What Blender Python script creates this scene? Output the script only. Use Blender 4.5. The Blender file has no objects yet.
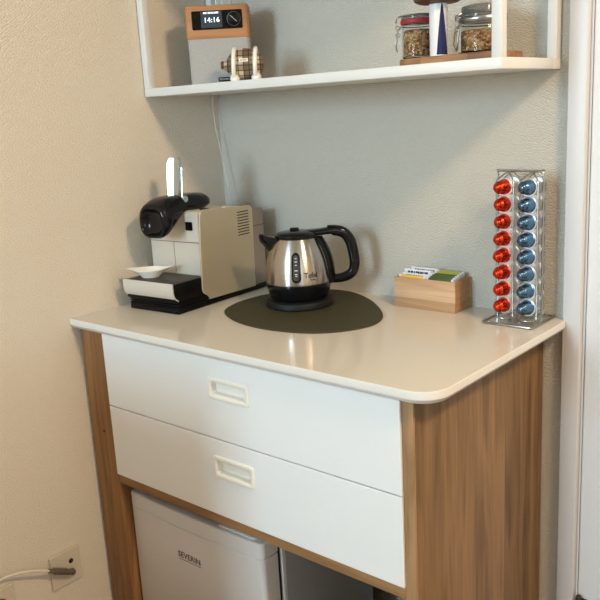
import bpy, bmesh, math, random
from mathutils import Vector, Matrix
random.seed(7)
SC = bpy.context.scene
COL = SC.collection
H = 0.88            # worktop height above the floor
PI = math.pi

# ------------------------------------------------------------------ materials
def srgb(r, g, b):
    f = lambda c: (c/255/12.92) if c/255 <= 0.04045 else ((c/255+0.055)/1.055)**2.4
    return (f(r), f(g), f(b), 1)

def mat(name, col, rough=0.5, metal=0.0, spec=0.5, bump=None, noise=None, coat=0, trans=0, ior=1.45, emit=None, aniso=0):
    m = bpy.data.materials.new(name); m.use_nodes = True
    nt = m.node_tree; b = nt.nodes['Principled BSDF']
    b.inputs['Base Color'].default_value = col
    b.inputs['Roughness'].default_value = rough
    b.inputs['Metallic'].default_value = metal
    b.inputs['Specular IOR Level'].default_value = spec
    b.inputs['Coat Weight'].default_value = coat
    b.inputs['Transmission Weight'].default_value = trans
    b.inputs['IOR'].default_value = ior
    if aniso: b.inputs['Anisotropic'].default_value = aniso
    if emit:
        b.inputs['Emission Color'].default_value = emit[0]; b.inputs['Emission Strength'].default_value = emit[1]
    tc = nt.nodes.new('ShaderNodeTexCoord')
    if noise:   # (scale, amount): mild albedo mottling
        n = nt.nodes.new('ShaderNodeTexNoise'); n.inputs['Scale'].default_value = noise[0]; n.inputs['Detail'].default_value = 4
        nt.links.new(tc.outputs['Object'], n.inputs['Vector'])
        mx = nt.nodes.new('ShaderNodeMix'); mx.data_type = 'RGBA'
        mx.inputs[6].default_value = tuple(c*(1-noise[1]) for c in col[:3])+(1,)
        mx.inputs[7].default_value = tuple(min(1, c*(1+noise[1])) for c in col[:3])+(1,)
        nt.links.new(n.outputs['Fac'], mx.inputs[0]); nt.links.new(mx.outputs[2], b.inputs['Base Color'])
    if bump:    # (scale, strength, distance)
        n = nt.nodes.new('ShaderNodeTexNoise'); n.inputs['Scale'].default_value = bump[0]; n.inputs['Detail'].default_value = 3
        nt.links.new(tc.outputs['Object'], n.inputs['Vector'])
        bp = nt.nodes.new('ShaderNodeBump'); bp.inputs['Strength'].default_value = bump[1]; bp.inputs['Distance'].default_value = bump[2]
        nt.links.new(n.outputs['Fac'], bp.inputs['Height']); nt.links.new(bp.outputs['Normal'], b.inputs['Normal'])
    return m

def wallpaper(name, col, plane):
    """woodchip / woven relief wallpaper: small diagonal weave in relief"""
    m = mat(name, col, 0.75, spec=0.3)
    nt = m.node_tree; b = nt.nodes['Principled BSDF']; L = nt.links
    tc = nt.nodes.new('ShaderNodeTexCoord')
    sep = nt.nodes.new('ShaderNodeSeparateXYZ'); L.new(tc.outputs['Object'], sep.inputs[0])
    a = sep.outputs['X'] if plane == 'xz' else sep.outputs['Y']; c = sep.outputs['Z']
    comb = nt.nodes.new('ShaderNodeCombineXYZ'); L.new(a, comb.inputs[0]); L.new(c, comb.inputs[1])
    vr = nt.nodes.new('ShaderNodeMapping'); vr.inputs['Rotation'].default_value = (0, 0, math.radians(38)); vr.inputs['Scale'].default_value = (155, 265, 1)
    L.new(comb.outputs[0], vr.inputs['Vector'])
    v = nt.nodes.new('ShaderNodeTexVoronoi'); v.voronoi_dimensions = '2D'; v.inputs['Scale'].default_value = 1; v.inputs['Randomness'].default_value = 0.6
    L.new(vr.outputs[0], v.inputs['Vector'])
    n = nt.nodes.new('ShaderNodeTexNoise'); n.inputs['Scale'].default_value = 500; n.inputs['Detail'].default_value = 2
    L.new(comb.outputs[0], n.inputs['Vector'])
    ad = nt.nodes.new('ShaderNodeMath'); ad.operation = 'MULTIPLY_ADD'; ad.inputs[1].default_value = 0.3
    L.new(n.outputs['Fac'], ad.inputs[0]); L.new(v.outputs['Distance'], ad.inputs[2])
    bp = nt.nodes.new('ShaderNodeBump'); bp.inputs['Strength'].default_value = 0.85; bp.inputs['Distance'].default_value = 0.0022; bp.invert = True
    L.new(ad.outputs[0], bp.inputs['Height']); L.new(bp.outputs['Normal'], b.inputs['Normal'])
    return m

def wood(name, c_dark, c_light, grain='Z', plank=None, pw=0.06, rough=0.5, seed=0.0, gs=1.0, coords=None):
    """oak: grain stretched along one axis; plank = axis across which glued staves alternate"""
    m = mat(name, c_light, rough, spec=0.35)
    nt = m.node_tree; b = nt.nodes['Principled BSDF']; L = nt.links
    tc = nt.nodes.new('ShaderNodeTexCoord')
    vec = tc.outputs['Object']
    off = None
    if plank:
        sep = nt.nodes.new('ShaderNodeSeparateXYZ'); L.new(vec, sep.inputs[0])
        d = nt.nodes.new('ShaderNodeMath'); d.operation = 'DIVIDE'; d.inputs[1].default_value = pw; L.new(sep.outputs[plank], d.inputs[0])
        fl = nt.nodes.new('ShaderNodeMath'); fl.operation = 'FLOOR'; L.new(d.outputs[0], fl.inputs[0])
        wn = nt.nodes.new('ShaderNodeTexWhiteNoise'); wn.noise_dimensions = '1D'
        ad = nt.nodes.new('ShaderNodeMath'); ad.operation = 'ADD'; ad.inputs[1].default_value = seed; L.new(fl.outputs[0], ad.inputs[0]); L.new(ad.outputs[0], wn.inputs['W'])
        sc_ = nt.nodes.new('ShaderNodeVectorMath'); sc_.operation = 'SCALE'; sc_.inputs['Scale'].default_value = 9.0; L.new(wn.outputs['Color'], sc_.inputs[0])
        va = nt.nodes.new('ShaderNodeVectorMath'); va.operation = 'ADD'; L.new(vec, va.inputs[0]); L.new(sc_.outputs[0], va.inputs[1])
        vec = va.outputs[0]; off = wn.outputs['Value']
    def stretched(a, s):
        mp = nt.nodes.new('ShaderNodeMapping'); i = 'XYZ'.index(grain)
        s3 = [a, a, a]; s3[i] = s; mp.inputs['Scale'].default_value = s3; mp.inputs['Location'].default_value = (seed, seed*2, seed*3)
        L.new(vec, mp.inputs['Vector']); return mp.outputs[0]
    n1 = nt.nodes.new('ShaderNodeTexNoise'); n1.inputs['Scale'].default_value = 1; n1.inputs['Detail'].default_value = 3; n1.inputs['Distortion'].default_value = 0.6
    L.new(stretched(24*gs, 2.2*gs), n1.inputs['Vector'])
    n2 = nt.nodes.new('ShaderNodeTexNoise'); n2.inputs['Scale'].default_value = 1; n2.inputs['Detail'].default_value = 5
    L.new(stretched(190*gs, 7*gs), n2.inputs['Vector'])
    w = nt.nodes.new('ShaderNodeMath'); w.operation = 'MULTIPLY'; w.inputs[1].default_value = 5.0; L.new(n1.outputs['Fac'], w.inputs[0])
    s = nt.nodes.new('ShaderNodeMath'); s.operation = 'PINGPONG'; s.inputs[1].default_value = 1.0; L.new(w.outputs[0], s.inputs[0])
    mixf = nt.nodes.new('ShaderNodeMath'); mixf.operation = 'MULTIPLY_ADD'; mixf.inputs[1].default_value = 0.42
    L.new(s.outputs[0], mixf.inputs[0])
    m2 = nt.nodes.new('ShaderNodeMath'); m2.operation = 'MULTIPLY'; m2.inputs[1].default_value = 0.60; L.new(n2.outputs['Fac'], m2.inputs[0])
    L.new(m2.outputs[0], mixf.inputs[2])
    val = mixf.outputs[0]
    if off is not None:
        mo = nt.nodes.new('ShaderNodeMath'); mo.operation = 'MULTIPLY_ADD'; mo.inputs[1].default_value = 0.5
        L.new(off, mo.inputs[0]); L.new(val, mo.inputs[2]); val = mo.outputs[0]
        sb = nt.nodes.new('ShaderNodeMath'); sb.operation = 'SUBTRACT'; sb.inputs[1].default_value = 0.25; L.new(val, sb.inputs[0]); val = sb.outputs[0]
    cr = nt.nodes.new('ShaderNodeValToRGB')
    cr.color_ramp.elements[0].position = 0.15; cr.color_ramp.elements[0].color = c_dark
    cr.color_ramp.elements[1].position = 0.85; cr.color_ramp.elements[1].color = c_light
    L.new(val, cr.inputs[0]); L.new(cr.outputs[0], b.inputs['Base Color'])
    bp = nt.nodes.new('ShaderNodeBump'); bp.inputs['Strength'].default_value = 0.12; bp.inputs['Distance'].default_value = 0.001
    L.new(n2.outputs['Fac'], bp.inputs['Height']); L.new(bp.outputs['Normal'], b.inputs['Normal'])
    return m

M = {}
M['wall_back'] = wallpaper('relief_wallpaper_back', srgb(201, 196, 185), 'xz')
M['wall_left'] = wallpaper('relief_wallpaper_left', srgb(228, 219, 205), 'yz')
M['plaster'] = mat('plain_plaster', srgb(222, 214, 200), 0.8)
M['floor'] = wood('floor_boards', srgb(112, 84, 58), srgb(158, 126, 92), 'Y', 'X', 0.14)
M['trim'] = mat('painted_trim', srgb(212, 213, 216), 0.38)
M['door'] = mat('painted_door', srgb(232, 233, 234), 0.4)
M['slab'] = mat('worktop_laminate', srgb(210, 201, 188), 0.13, spec=0.5, bump=(900, 0.03, 0.0003))
M['drawer'] = mat('drawer_white', srgb(236, 236, 235), 0.36)
M['handle'] = mat('handle_cream', srgb(240, 236, 226), 0.35)
M['edge'] = mat('worktop_edge_band', srgb(222, 219, 213), 0.3)
M['gap'] = mat('dark_gap', srgb(40, 32, 26), 0.8)
M['oak_v'] = wood('oak_side', srgb(96, 71, 44), srgb(150, 117, 82), 'Z', 'Y', 0.062, seed=3.1)
M['oak_post'] = wood('oak_post', srgb(120, 84, 50), srgb(168, 126, 82), 'Z', None, seed=1.3)
M['oak_edge'] = wood('oak_edge_strip', srgb(132, 98, 64), srgb(176, 138, 98), 'Z', None, seed=9.3)
M['oak_h'] = wood('oak_rail', srgb(130, 94, 58), srgb(170, 130, 88), 'X', None, seed=5.2)
M['knot'] = mat('knot', srgb(38, 22, 14), 0.7)
M['shelf'] = mat('shelf_white', srgb(224, 224, 221), 0.4)
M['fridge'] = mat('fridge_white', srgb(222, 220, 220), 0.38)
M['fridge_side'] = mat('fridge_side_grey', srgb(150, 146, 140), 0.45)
M['fridge_txt'] = mat('fridge_lettering', srgb(70, 66, 64), 0.5)
M['black_gloss'] = mat('black_gloss', (0.005, 0.005, 0.006, 1), 0.13, spec=0.35)
M['black'] = mat('black_plastic', (0.004, 0.004, 0.0045, 1), 0.42, spec=0.15)
M['black_mat'] = mat('black_matt', (0.010, 0.010, 0.011, 1), 0.5, spec=0.25)
M['grid'] = mat('drip_grid_steel', srgb(92, 88, 82), 0.35, metal=0.6)
M['champ'] = mat('machine_champagne', srgb(212, 206, 194), 0.38, metal=0.25)
M['champ_side'] = mat('machine_side_panel', srgb(196, 184, 160), 0.36, metal=0.45, bump=(1500, 0.04, 0.0002))
M['tank'] = mat('water_tank_smoke', srgb(146, 134, 126), 0.15, spec=0.5, coat=0.3)
M['gauge'] = mat('gauge_smoke', srgb(66, 64, 62), 0.12, spec=0.6, coat=0.4)
M['chrome'] = mat('chrome', (0.60, 0.70, 0.74, 1), 0.24, metal=1)  # base colour tinted cyan to imitate the window reflected in the lever
M['wire'] = mat('wire_steel', (0.42, 0.415, 0.41, 1), 0.28, metal=1)
M['ring'] = mat('capsule_ring_steel', (0.80, 0.78, 0.76, 1), 0.4, metal=0.7)
M['wire_plate'] = mat('steel_plate', (0.58, 0.53, 0.47, 1), 0.25, metal=0.8)
M['steel'] = mat('brushed_steel', (0.50, 0.475, 0.44, 1), 0.26, metal=1, aniso=0.9)
M['mat_olive'] = mat('olive_mat', srgb(60, 56, 34), 0.62, noise=(22, 0.15), bump=(300, 0.15, 0.0005))
M['ceramic'] = mat('white_ceramic', srgb(240, 236, 228), 0.15, coat=0.3)
M['bamboo'] = wood('bamboo_box', srgb(178, 140, 104), srgb(212, 178, 142), 'X', 'Z', 0.0235, seed=2.2, gs=1.4)
M['bamboo_side'] = wood('bamboo_box_side', srgb(160, 118, 78), srgb(190, 150, 108), 'Y', 'Z', 0.0235, seed=4.2, gs=1.4)
M['board'] = wood('board_wood', srgb(134, 92, 60), srgb(176, 132, 96), 'X', 'X', 0.05, seed=6.2, gs=1.2)
M['radio_wood'] = wood('radio_wood', srgb(168, 118, 78), srgb(190, 138, 94), 'X', None, seed=7.7, gs=0.8)
M['screen'] = mat('display_dark', srgb(52, 56, 62), 0.25, emit=(srgb(60, 66, 76), 0.25))
M['digits'] = mat('display_digits', (0.7, 0.9, 1, 1), 0.5, emit=((0.65, 0.88, 1, 1), 1.6))
M['white_txt'] = mat('white_print', srgb(225, 225, 225), 0.5)
M['blk_txt'] = mat('black_print', (0.01, 0.01, 0.01, 1), 0.5)
M['red_cap'] = mat('red_aluminium', (0.60, 0.045, 0.016, 1), 0.24, metal=0.9)
M['blue_cap'] = mat('blue_aluminium', (0.085, 0.17, 0.28, 1), 0.22, metal=0.9)
M['silver_cap'] = mat('silver_aluminium', (0.72, 0.71, 0.69, 1), 0.3, metal=0.9)
M['foil'] = mat('foil_lid', (0.8, 0.8, 0.8, 1), 0.35, metal=0.9)
M['glass'] = mat('jar_glass', (0.88, 0.91, 0.90, 1), 0.03, trans=1.0, ior=1.2, spec=0.6)
M['glass_lid'] = mat('lid_glass', (0.55, 0.57, 0.55, 1), 0.06, trans=0.85, ior=1.3, spec=0.7)
M['rubber_red'] = mat('red_rubber_seal', srgb(158, 42, 46), 0.5)
M['cereal'] = None
M['cable_w'] = mat('white_cable', srgb(222, 214, 200), 0.5)
M['plate_w'] = mat('socket_cream', srgb(208, 198, 180), 0.45)
M['plug_grey'] = mat('plug_grey', srgb(108, 98, 86), 0.5)
M['hole'] = mat('socket_hole', srgb(24, 20, 18), 0.6)
M['can_white'] = mat('can_white', srgb(232, 232, 232), 0.35)
M['can_blue'] = mat('can_blue', srgb(12, 26, 84), 0.35)
M['brown_wood'] = mat('dark_brown_wood', srgb(88, 58, 40), 0.45, noise=(30, 0.2))
M['hinge'] = mat('hinge_bronze', srgb(80, 66, 56), 0.4, metal=0.7)
M['t_yellow'] = mat('sachet_yellow', srgb(232, 186, 60), 0.5)
M['t_white'] = mat('sachet_white', srgb(228, 230, 238), 0.5)
M['t_green'] = mat('sachet_green', srgb(70, 92, 34), 0.5)
M['t_olive'] = mat('sachet_olive_yellow', srgb(176, 166, 62), 0.5)
M['t_red'] = mat('sachet_red', srgb(170, 50, 60), 0.5)

ROT = 0.25
def radial_tangent(m):
    nt = m.node_tree; t = nt.nodes.new('ShaderNodeTangent'); t.direction_type = 'RADIAL'; t.axis = 'Z'; nt.nodes['Principled BSDF'].inputs['Anisotropic Rotation'].default_value = ROT
    nt.links.new(t.outputs[0], nt.nodes['Principled BSDF'].inputs['Tangent'])
radial_tangent(M['steel'])

def cereal_mat():
    m = mat('muesli', srgb(190, 140, 90), 0.8); nt = m.node_tree; b = nt.nodes['Principled BSDF']; L = nt.links
    tc = nt.nodes.new('ShaderNodeTexCoord')
    v = nt.nodes.new('ShaderNodeTexVoronoi'); v.inputs['Scale'].default_value = 240; L.new(tc.outputs['Object'], v.inputs['Vector'])
    sp = nt.nodes.new('ShaderNodeSeparateColor'); L.new(v.outputs['Color'], sp.inputs[0])
    cr = nt.nodes.new('ShaderNodeValToRGB'); e = cr.color_ramp.elements
    e[0].position = 0; e[0].color = srgb(116, 74, 44); e[1].position = 1; e[1].color = srgb(226, 188, 144)
    x = e.new(0.45); x.color = srgb(184, 128, 78)
    L.new(sp.outputs[0], cr.inputs[0]); L.new(cr.outputs[0], b.inputs['Base Color'])
    bp = nt.nodes.new('ShaderNodeBump'); bp.inputs['Strength'].default_value = 0.8; bp.inputs['Distance'].default_value = 0.003; bp.invert = True
    L.new(v.outputs['Distance'], bp.inputs['Height']); L.new(bp.outputs['Normal'], b.inputs['Normal'])
    return m
M['cereal'] = cereal_mat()

def fabric_mat():
    m = mat('speaker_cloth', srgb(186, 184, 180), 0.9); nt = m.node_tree; b = nt.nodes['Principled BSDF']; L = nt.links
    tc = nt.nodes.new('ShaderNodeTexCoord')
    v = nt.nodes.new('ShaderNodeTexVoronoi'); v.inputs['Scale'].default_value = 760; L.new(tc.outputs['Object'], v.inputs['Vector'])
    cr = nt.nodes.new('ShaderNodeValToRGB'); e = cr.color_ramp.elements
    e[0].position = 0.1; e[0].color = srgb(200, 198, 195); e[1].position = 0.8; e[1].color = srgb(146, 143, 140)
    L.new(v.outputs['Distance'], cr.inputs[0]); L.new(cr.outputs[0], b.inputs['Base Color'])
    return m
M['cloth'] = fabric_mat()

def plaid_mat():
    m = mat('plaid_cloth', srgb(200, 180, 150), 0.5); nt = m.node_tree; b = nt.nodes['Principled BSDF']; L = nt.links
    tc = nt.nodes.new('ShaderNodeTexCoord'); sep = nt.nodes.new('ShaderNodeSeparateXYZ'); L.new(tc.outputs['Object'], sep.inputs[0])
    def stripe(out, freq, thr, ph=0.0):
        a = nt.nodes.new('ShaderNodeMath'); a.operation = 'MULTIPLY_ADD'; a.inputs[1].default_value = freq; a.inputs[2].default_value = 50+ph; L.new(out, a.inputs[0])
        f = nt.nodes.new('ShaderNodeMath'); f.operation = 'FRACT'; L.new(a.outputs[0], f.inputs[0])
        t = nt.nodes.new('ShaderNodeMath'); t.operation = 'LESS_THAN'; t.inputs[1].default_value = thr; L.new(f.outputs[0], t.inputs[0]); return t.outputs[0]
    def layer(prev, fac, col, k):
        s = nt.nodes.new('ShaderNodeMath'); s.operation = 'MULTIPLY'; s.inputs[1].default_value = k; L.new(fac, s.inputs[0])
        mx = nt.nodes.new('ShaderNodeMix'); mx.data_type = 'RGBA'; L.new(s.outputs[0], mx.inputs[0]); 
        if isinstance(prev, tuple): mx.inputs[6].default_value = prev
        else: L.new(prev, mx.inputs[6])
        mx.inputs[7].default_value = col; return mx.outputs[2]
    X, Z = sep.outputs['X'], sep.outputs['Z']
    c = srgb(206, 184, 150)
    c = layer(c, stripe(X, 26, 0.55), srgb(70, 52, 38), 0.75)
    c = layer(c, stripe(Z, 34, 0.5, .2), srgb(96, 70, 48), 0.6)
    c = layer(c, stripe(X, 80, 0.16), srgb(28, 22, 18), 0.9)
    c = layer(c, stripe(Z, 90, 0.16), srgb(28, 22, 18), 0.9)
    L.new(c, b.inputs['Base Color'])
    return m
M['plaid'] = plaid_mat()

# ------------------------------------------------------------------ mesh helpers
def add_box(bm, x0, x1, y0, y1, z0, z1, bev=0.0, seg=2):
    vs = [bm.verts.new(p) for p in ((x0,y0,z0),(x1,y0,z0),(x1,y1,z0),(x0,y1,z0),(x0,y0,z1),(x1,y0,z1),(x1,y1,z1),(x0,y1,z1))]
    fs = [bm.faces.new([vs[i] for i in q]) for q in ((0,3,2,1),(4,5,6,7),(0,1,5,4),(1,2,6,5),(2,3,7,6),(3,0,4,7))]
    if bev:
        es = list({e for f in fs for e in f.edges})
        bmesh.ops.bevel(bm, geom=es, offset=bev, segments=seg, affect='EDGES', profile=0.5)
    return fs

def loft(bm, rings, cap=True, closed=True):
    """rings: lists of points, same count; joined in sequence"""
    vr = [[bm.verts.new(p) for p in r] for r in rings]
    n = len(vr[0])
    for a, b in zip(vr, vr[1:]):
        for i in range(n if closed else n-1):
            j = (i+1) % n
            bm.faces.new((a[i], a[j], b[j], b[i]))
    if cap:
        bm.faces.new(list(reversed(vr[0]))); bm.faces.new(vr[-1])
    return vr

def lathe(bm, prof, seg=40, c=(0,0,0), axis='Z', tip0=False, tip1=False):
    """prof: list of (r, h). Ends with r=0 are closed with a fan"""
    rings = []
    def P(r, h, a):
        x, y = r*math.cos(a), r*math.sin(a)
        if axis == 'Z': return (c[0]+x, c[1]+y, c[2]+h)
        if axis == 'Y': return (c[0]+x, c[1]+h, c[2]-y)
        return (c[0]+h, c[1]+x, c[2]+y)
    prev = None
    for r, h in prof:
        if r < 1e-6: cur = [bm.verts.new(P(0, h, 0))]
        else: cur = [bm.verts.new(P(r, h, 2*PI*i/seg)) for i in range(seg)]
        if prev:
            for i in range(seg):
                j = (i+1) % seg
                if len(prev) == 1 and len(cur) > 1: bm.faces.new((prev[0], cur[j], cur[i]))
                elif len(cur) == 1 and len(prev) > 1: bm.faces.new((prev[i], prev[j], cur[0]))
                elif len(cur) > 1: bm.faces.new((prev[i], prev[j], cur[j], cur[i]))
        prev = cur

def tube(bm, pts, r, seg=10, closed=False, r1=None):
    pts = [Vector(p) for p in pts]; n = len(pts); rings = []
    up = None
    for i, p in enumerate(pts):
        if closed: t = (pts[(i+1) % n]-pts[i-1]).normalized()
        else: t = (pts[min(i+1, n-1)]-pts[max(i-1, 0)]).normalized()
        if up is None:
            up = t.orthogonal().normalized()
        up = (up - t*up.dot(t)).normalized(); s = t.cross(up)
        rr = r if r1 is None else r+(r1-r)*i/(n-1)
        rings.append([p+(up*math.cos(2*PI*k/seg)+s*math.sin(2*PI*k/seg))*rr for k in range(seg)])
    vr = [[bm.verts.new(q) for q in R] for R in rings]
    m = n if closed else n-1
    for i in range(m):
        a, b = vr[i], vr[(i+1) % n]
        for k in range(seg):
            j = (k+1) % seg; bm.faces.new((a[k], a[j], b[j], b[k]))
    if not closed:
        bm.faces.new(list(reversed(vr[0]))); bm.faces.new(vr[-1])

def smooth_path(pts, sub=8, closed=False):
    P = [Vector(p) for p in pts]; n = len(P); out = []
    rng = range(n if closed else n-1)
    for i in rng:
        g = lambda k: P[k % n] if closed else P[max(0, min(n-1, k))]
        p0, p1, p2, p3 = g(i-1), g(i), g(i+1), g(i+2)
        for s in range(sub):
            t = s/sub
            out.append(0.5*((2*p1)+(-p0+p2)*t+(2*p0-5*p1+4*p2-p3)*t*t+(-p0+3*p1-3*p2+p3)*t**3))
    if not closed: out.append(P[-1])
    return out

def fillet(pts, r, seg=6):
    """round the inner corners of an open polyline"""
    P = [Vector(p) for p in pts]; out = [P[0]]
    for i in range(1, len(P)-1):
        a, b, c = P[i-1], P[i], P[i+1]
        d0, d1 = (a-b).normalized(), (c-b).normalized()
        q = min(r, (a-b).length/2, (c-b).length/2)
        s, e = b+d0*q, b+d1*q
        for k in range(seg+1):
            t = k/seg; out.append(s*(1-t)**2+b*2*t*(1-t)+e*t*t)
    out.append(P[-1]); return out

def rrect(x0, x1, y0, y1, r, seg=6):
    """rounded rectangle, 2D, counter-clockwise"""
    out = []
    for cx, cy, a0 in ((x1-r, y0+r, -PI/2), (x1-r, y1-r, 0), (x0+r, y1-r, PI/2), (x0+r, y0+r, PI)):
        for k in range(seg+1):
            a = a0+PI/2*k/seg; out.append((cx+r*math.cos(a), cy+r*math.sin(a)))
    return out

def prism(bm, poly, t0, t1, plane='xy', bev=0.0):
    """extrude a 2D polygon; plane: the two axes of poly, extruded along the third"""
    def P(a, b, t): return {'xy': (a, b, t), 'xz': (a, t, b), 'yz': (t, a, b)}[plane]
    ring = lambda t: [P(a, b, t) for a, b in poly]
    if bev:
        cx = sum(a for a, b in poly)/len(poly); cy = sum(b for a, b in poly)/len(poly)
        n = len(poly); ins = []
        for i in range(n):
            a = Vector(poly[i-1]); b = Vector(poly[i]); c = Vector(poly[(i+1) % n])
            d = (c-a).normalized() if (c-a).length > 1e-9 else Vector((1, 0)); nn = Vector((-d.y, d.x))
            if nn.dot(Vector((cx, cy))-b) < 0: nn = -nn
            ins.append(tuple(b+nn*bev))
        r0 = [P(a, b, t0) for a, b in ins]; r3 = [P(a, b, t1) for a, b in ins]
        sg = 1 if t1 > t0 else -1
        rings = [r0, ring(t0+sg*bev), ring(t1-sg*bev), r3]
    else: rings = [ring(t0), ring(t1)]
    loft(bm, rings)

def finish(name, bm, m, parent=None, smooth=35, loc=None):
    bmesh.ops.remove_doubles(bm, verts=bm.verts, dist=1e-6)
    bmesh.ops.recalc_face_normals(bm, faces=bm.faces)
    me = bpy.data.meshes.new(name); bm.to_mesh(me); bm.free()
    for p in me.polygons: p.use_smooth = True
    me.set_sharp_from_angle(angle=math.radians(smooth))
    mats = m if isinstance(m, (list, tuple)) else [m]
    for x in mats: me.materials.append(x)
    o = bpy.data.objects.new(name, me); COL.objects.link(o)
    if parent: o.parent = parent
    if loc: o.location = loc
    return o

def obj(name, m, parent=None, smooth=35, loc=None):
    def deco(fn):
        bm = bmesh.new(); fn(bm); return finish(name, bm, m, parent, smooth, loc)
    return deco

def tag(o, label, cat, group=None):
    o['label'] = label; o['category'] = cat
    if group: o['group'] = group
    return o

def thing(name, label, cat, loc, rz=0.0, group=None):
    o = bpy.data.objects.new(name, None); COL.objects.link(o)
    o.empty_display_size = 0.03
    o.location = loc; o.rotation_euler = (0, 0, rz)
    return tag(o, label, cat, group)

def structure(name, m, fn):
    bm = bmesh.new(); fn(bm); o = finish(name, bm, m); o['kind'] = 'structure'; return o

def text_mesh(name, s, size, m, parent, mapf, ext=0.0004, bold=0.0, space=1.0, center=True, label=None):
    """lettering as a thin mesh; mapf takes (x, y, depth) of the flat text to a local point"""
    cu = bpy.data.curves.new(name+'_curve', 'FONT'); cu.body = s; cu.size = size; cu.extrude = ext; cu.offset = bold; cu.space_character = space
    cu.align_x = 'CENTER' if center else 'LEFT'; cu.align_y = 'CENTER'; cu.resolution_u = 3
    tmp = bpy.data.objects.new(name+'_tmp', cu); COL.objects.link(tmp)
    dg = bpy.context.evaluated_depsgraph_get(); me = bpy.data.meshes.new_from_object(tmp.evaluated_get(dg))
    bpy.data.objects.remove(tmp); bpy.data.curves.remove(cu)
    for v in me.vertices: v.co = mapf(v.co.x, v.co.y, v.co.z)
    me.name = name; me.materials.clear(); me.materials.append(m)
    o = bpy.data.objects.new(name, me); COL.objects.link(o); o.parent = parent
    if label: o['label'] = label
    return o

# ------------------------------------------------------------------ room shell
RX, RY, RZ = 3.4, -3.9, 2.50
XT0, XT1 = 0.9928, 1.0302          # door casing
def _(bm): add_box(bm, -0.12, RX+0.12, RY-0.12, 0.12, -0.1, 0)
structure('floor', M['floor'], _)
def _(bm): add_box(bm, -0.12, RX+0.12, RY-0.12, 0.12, RZ, RZ+0.1)
structure('ceiling', M['plaster'], _)
def _(bm): add_box(bm, -0.12, 0, RY-0.12, 0.12, 0, RZ)
structure('wall_left', M['wall_left'], _)
def _(bm):
    add_box(bm, 0, 1.03, 0, 0.12, 0, RZ)
    add_box(bm, 1.03, 1.90, 0, 0.12, 2.06, RZ)
    add_box(bm, 1.90, RX, 0, 0.12, 0, RZ)
structure('wall_back', M['wall_back'], _)
def _(bm):
    add_box(bm, RX, RX+0.12, RY-0.12, -3.15, 0, RZ); add_box(bm, RX, RX+0.12, -2.05, 0.12, 0, RZ)
    add_box(bm, RX, RX+0.12, -3.15, -2.05, 0, 1.05); add_box(bm, RX, RX+0.12, -3.15, -2.05, 2.05, RZ)
structure('wall_right', M['plaster'], _)
def _(bm):
    for a, b, c, d in ((-3.15, -2.05, 1.05, 1.10), (-3.15, -2.05, 2.0, 2.05), (-3.15, -3.10, 1.10, 2.0), (-2.10, -2.05, 1.10, 2.0)):
        add_box(bm, RX+0.02, RX+0.07, a, b, c, d)
structure('window_fill', M['trim'], _)  # unseen window frame, added to go with the side fill light
# front wall with a window opening
WX0, WX1, WZ0, WZ1 = 0.12, 0.92, 1.20, 2.35
def _(bm):
    add_box(bm, 0, WX0, RY-0.12, RY, 0, RZ); add_box(bm, WX1, RX, RY-0.12, RY, 0, RZ)
    add_box(bm, WX0, WX1, RY-0.12, RY, 0, WZ0); add_box(bm, WX0, WX1, RY-0.12, RY, WZ1, RZ)
structure('wall_front', M['plaster'], _)
def _(bm):
    for a, b, c, d in ((WX0, WX1, WZ0, WZ0+.05), (WX0, WX1, WZ1-.05, WZ1), (WX0, WX0+.05, WZ0+.05, WZ1-.05), (WX1-.05, WX1, WZ0+.05, WZ1-.05)):
        add_box(bm, a, b, RY-0.08, RY-0.03, c, d)
structure('window_1', M['trim'], _)
# half-height block added out of view to shade the lower-left drawers
def _(bm): add_box(bm, 0, 0.50, -1.30, -1.20, 0, 0.965, 0.004)
structure('wall_shade_blocker', M['plaster'], _)
# door casing, lining and leaf in the back wall
def _(bm):
    for a, b, c, d in ((XT0, XT1, 0, 2.06), (1.897, 1.94, 0, 2.06), (XT0, 1.94, 2.06, 2.105)):
        add_box(bm, a, b, -0.018, 0.0, c, d, 0.0025, 2)
structure('trim_1', M['trim'], _)
def _(bm):
    add_box(bm, 1.0352, 1.891, -0.002, 0.038, 0.006, 2.052, 0.005, 3)
door = structure('door_1', M['door'], _)
def _(bm):
    add_box(bm, 1.03, 1.0344, -0.0005, 0.12, 0, 2.06); add_box(bm, 1.8945, 1.90, -0.001, 0.12, 0, 2.06)
structure('trim_2', M['trim'], _)
def _(bm):
    lathe(bm, [(0, 0), (.0045, .001), (.0065, .004), (.0065, .074), (.0045, .078), (0, .079)], 16, (1.0420, -0.0105, H-0.632-.079))
    add_box(bm, 1.0410, 1.060, -0.0042, -0.0015, H-0.632-.07, H-0.632-.01)
o = finish('door_hinge', bm=(lambda b: (_(b), b)[1])(bmesh.new()), m=M['hinge'], parent=door)

# ------------------------------------------------------------------ cabinet
CD, CW = 0.5459, 1.0
cab = thing('drawer_cabinet', 'oak cabinet with two white drawers and an open bay below, under the pale worktop', 'cabinet', (0, 0, 0))
SB = H-0.023    # underside of slab
FY = -0.526     # frame front
@obj('left_post', M['oak_post'], cab)
def _(bm): add_box(bm, 0.010, 0.0985, FY, FY+0.05, 0, SB, 0.0015)
@obj('knot_hole', M['knot'], cab)
def _(bm): lathe(bm, [(0, -.0006), (.0032, -.0006), (.0036, .001)], 16, (0.058, FY, H-0.2814), 'Y')
@obj('side_panel', M['oak_v'], cab)
def _(bm): add_box(bm, 0.9255, 0.9475, FY+0.0062, -0.006, 0, SB, 0.0006)
@obj('edge_strip', M['oak_edge'], cab)
def _(bm): add_box(bm, 0.9255, 0.9475, FY, FY+0.006, 0, SB, 0.0008)
@obj('rail', M['oak_h'], cab)
def _(bm): add_box(bm, 0.0985, 0.9255, FY+0.001, FY+0.03, H-0.4075, H-0.3835, 0.001)
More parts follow.
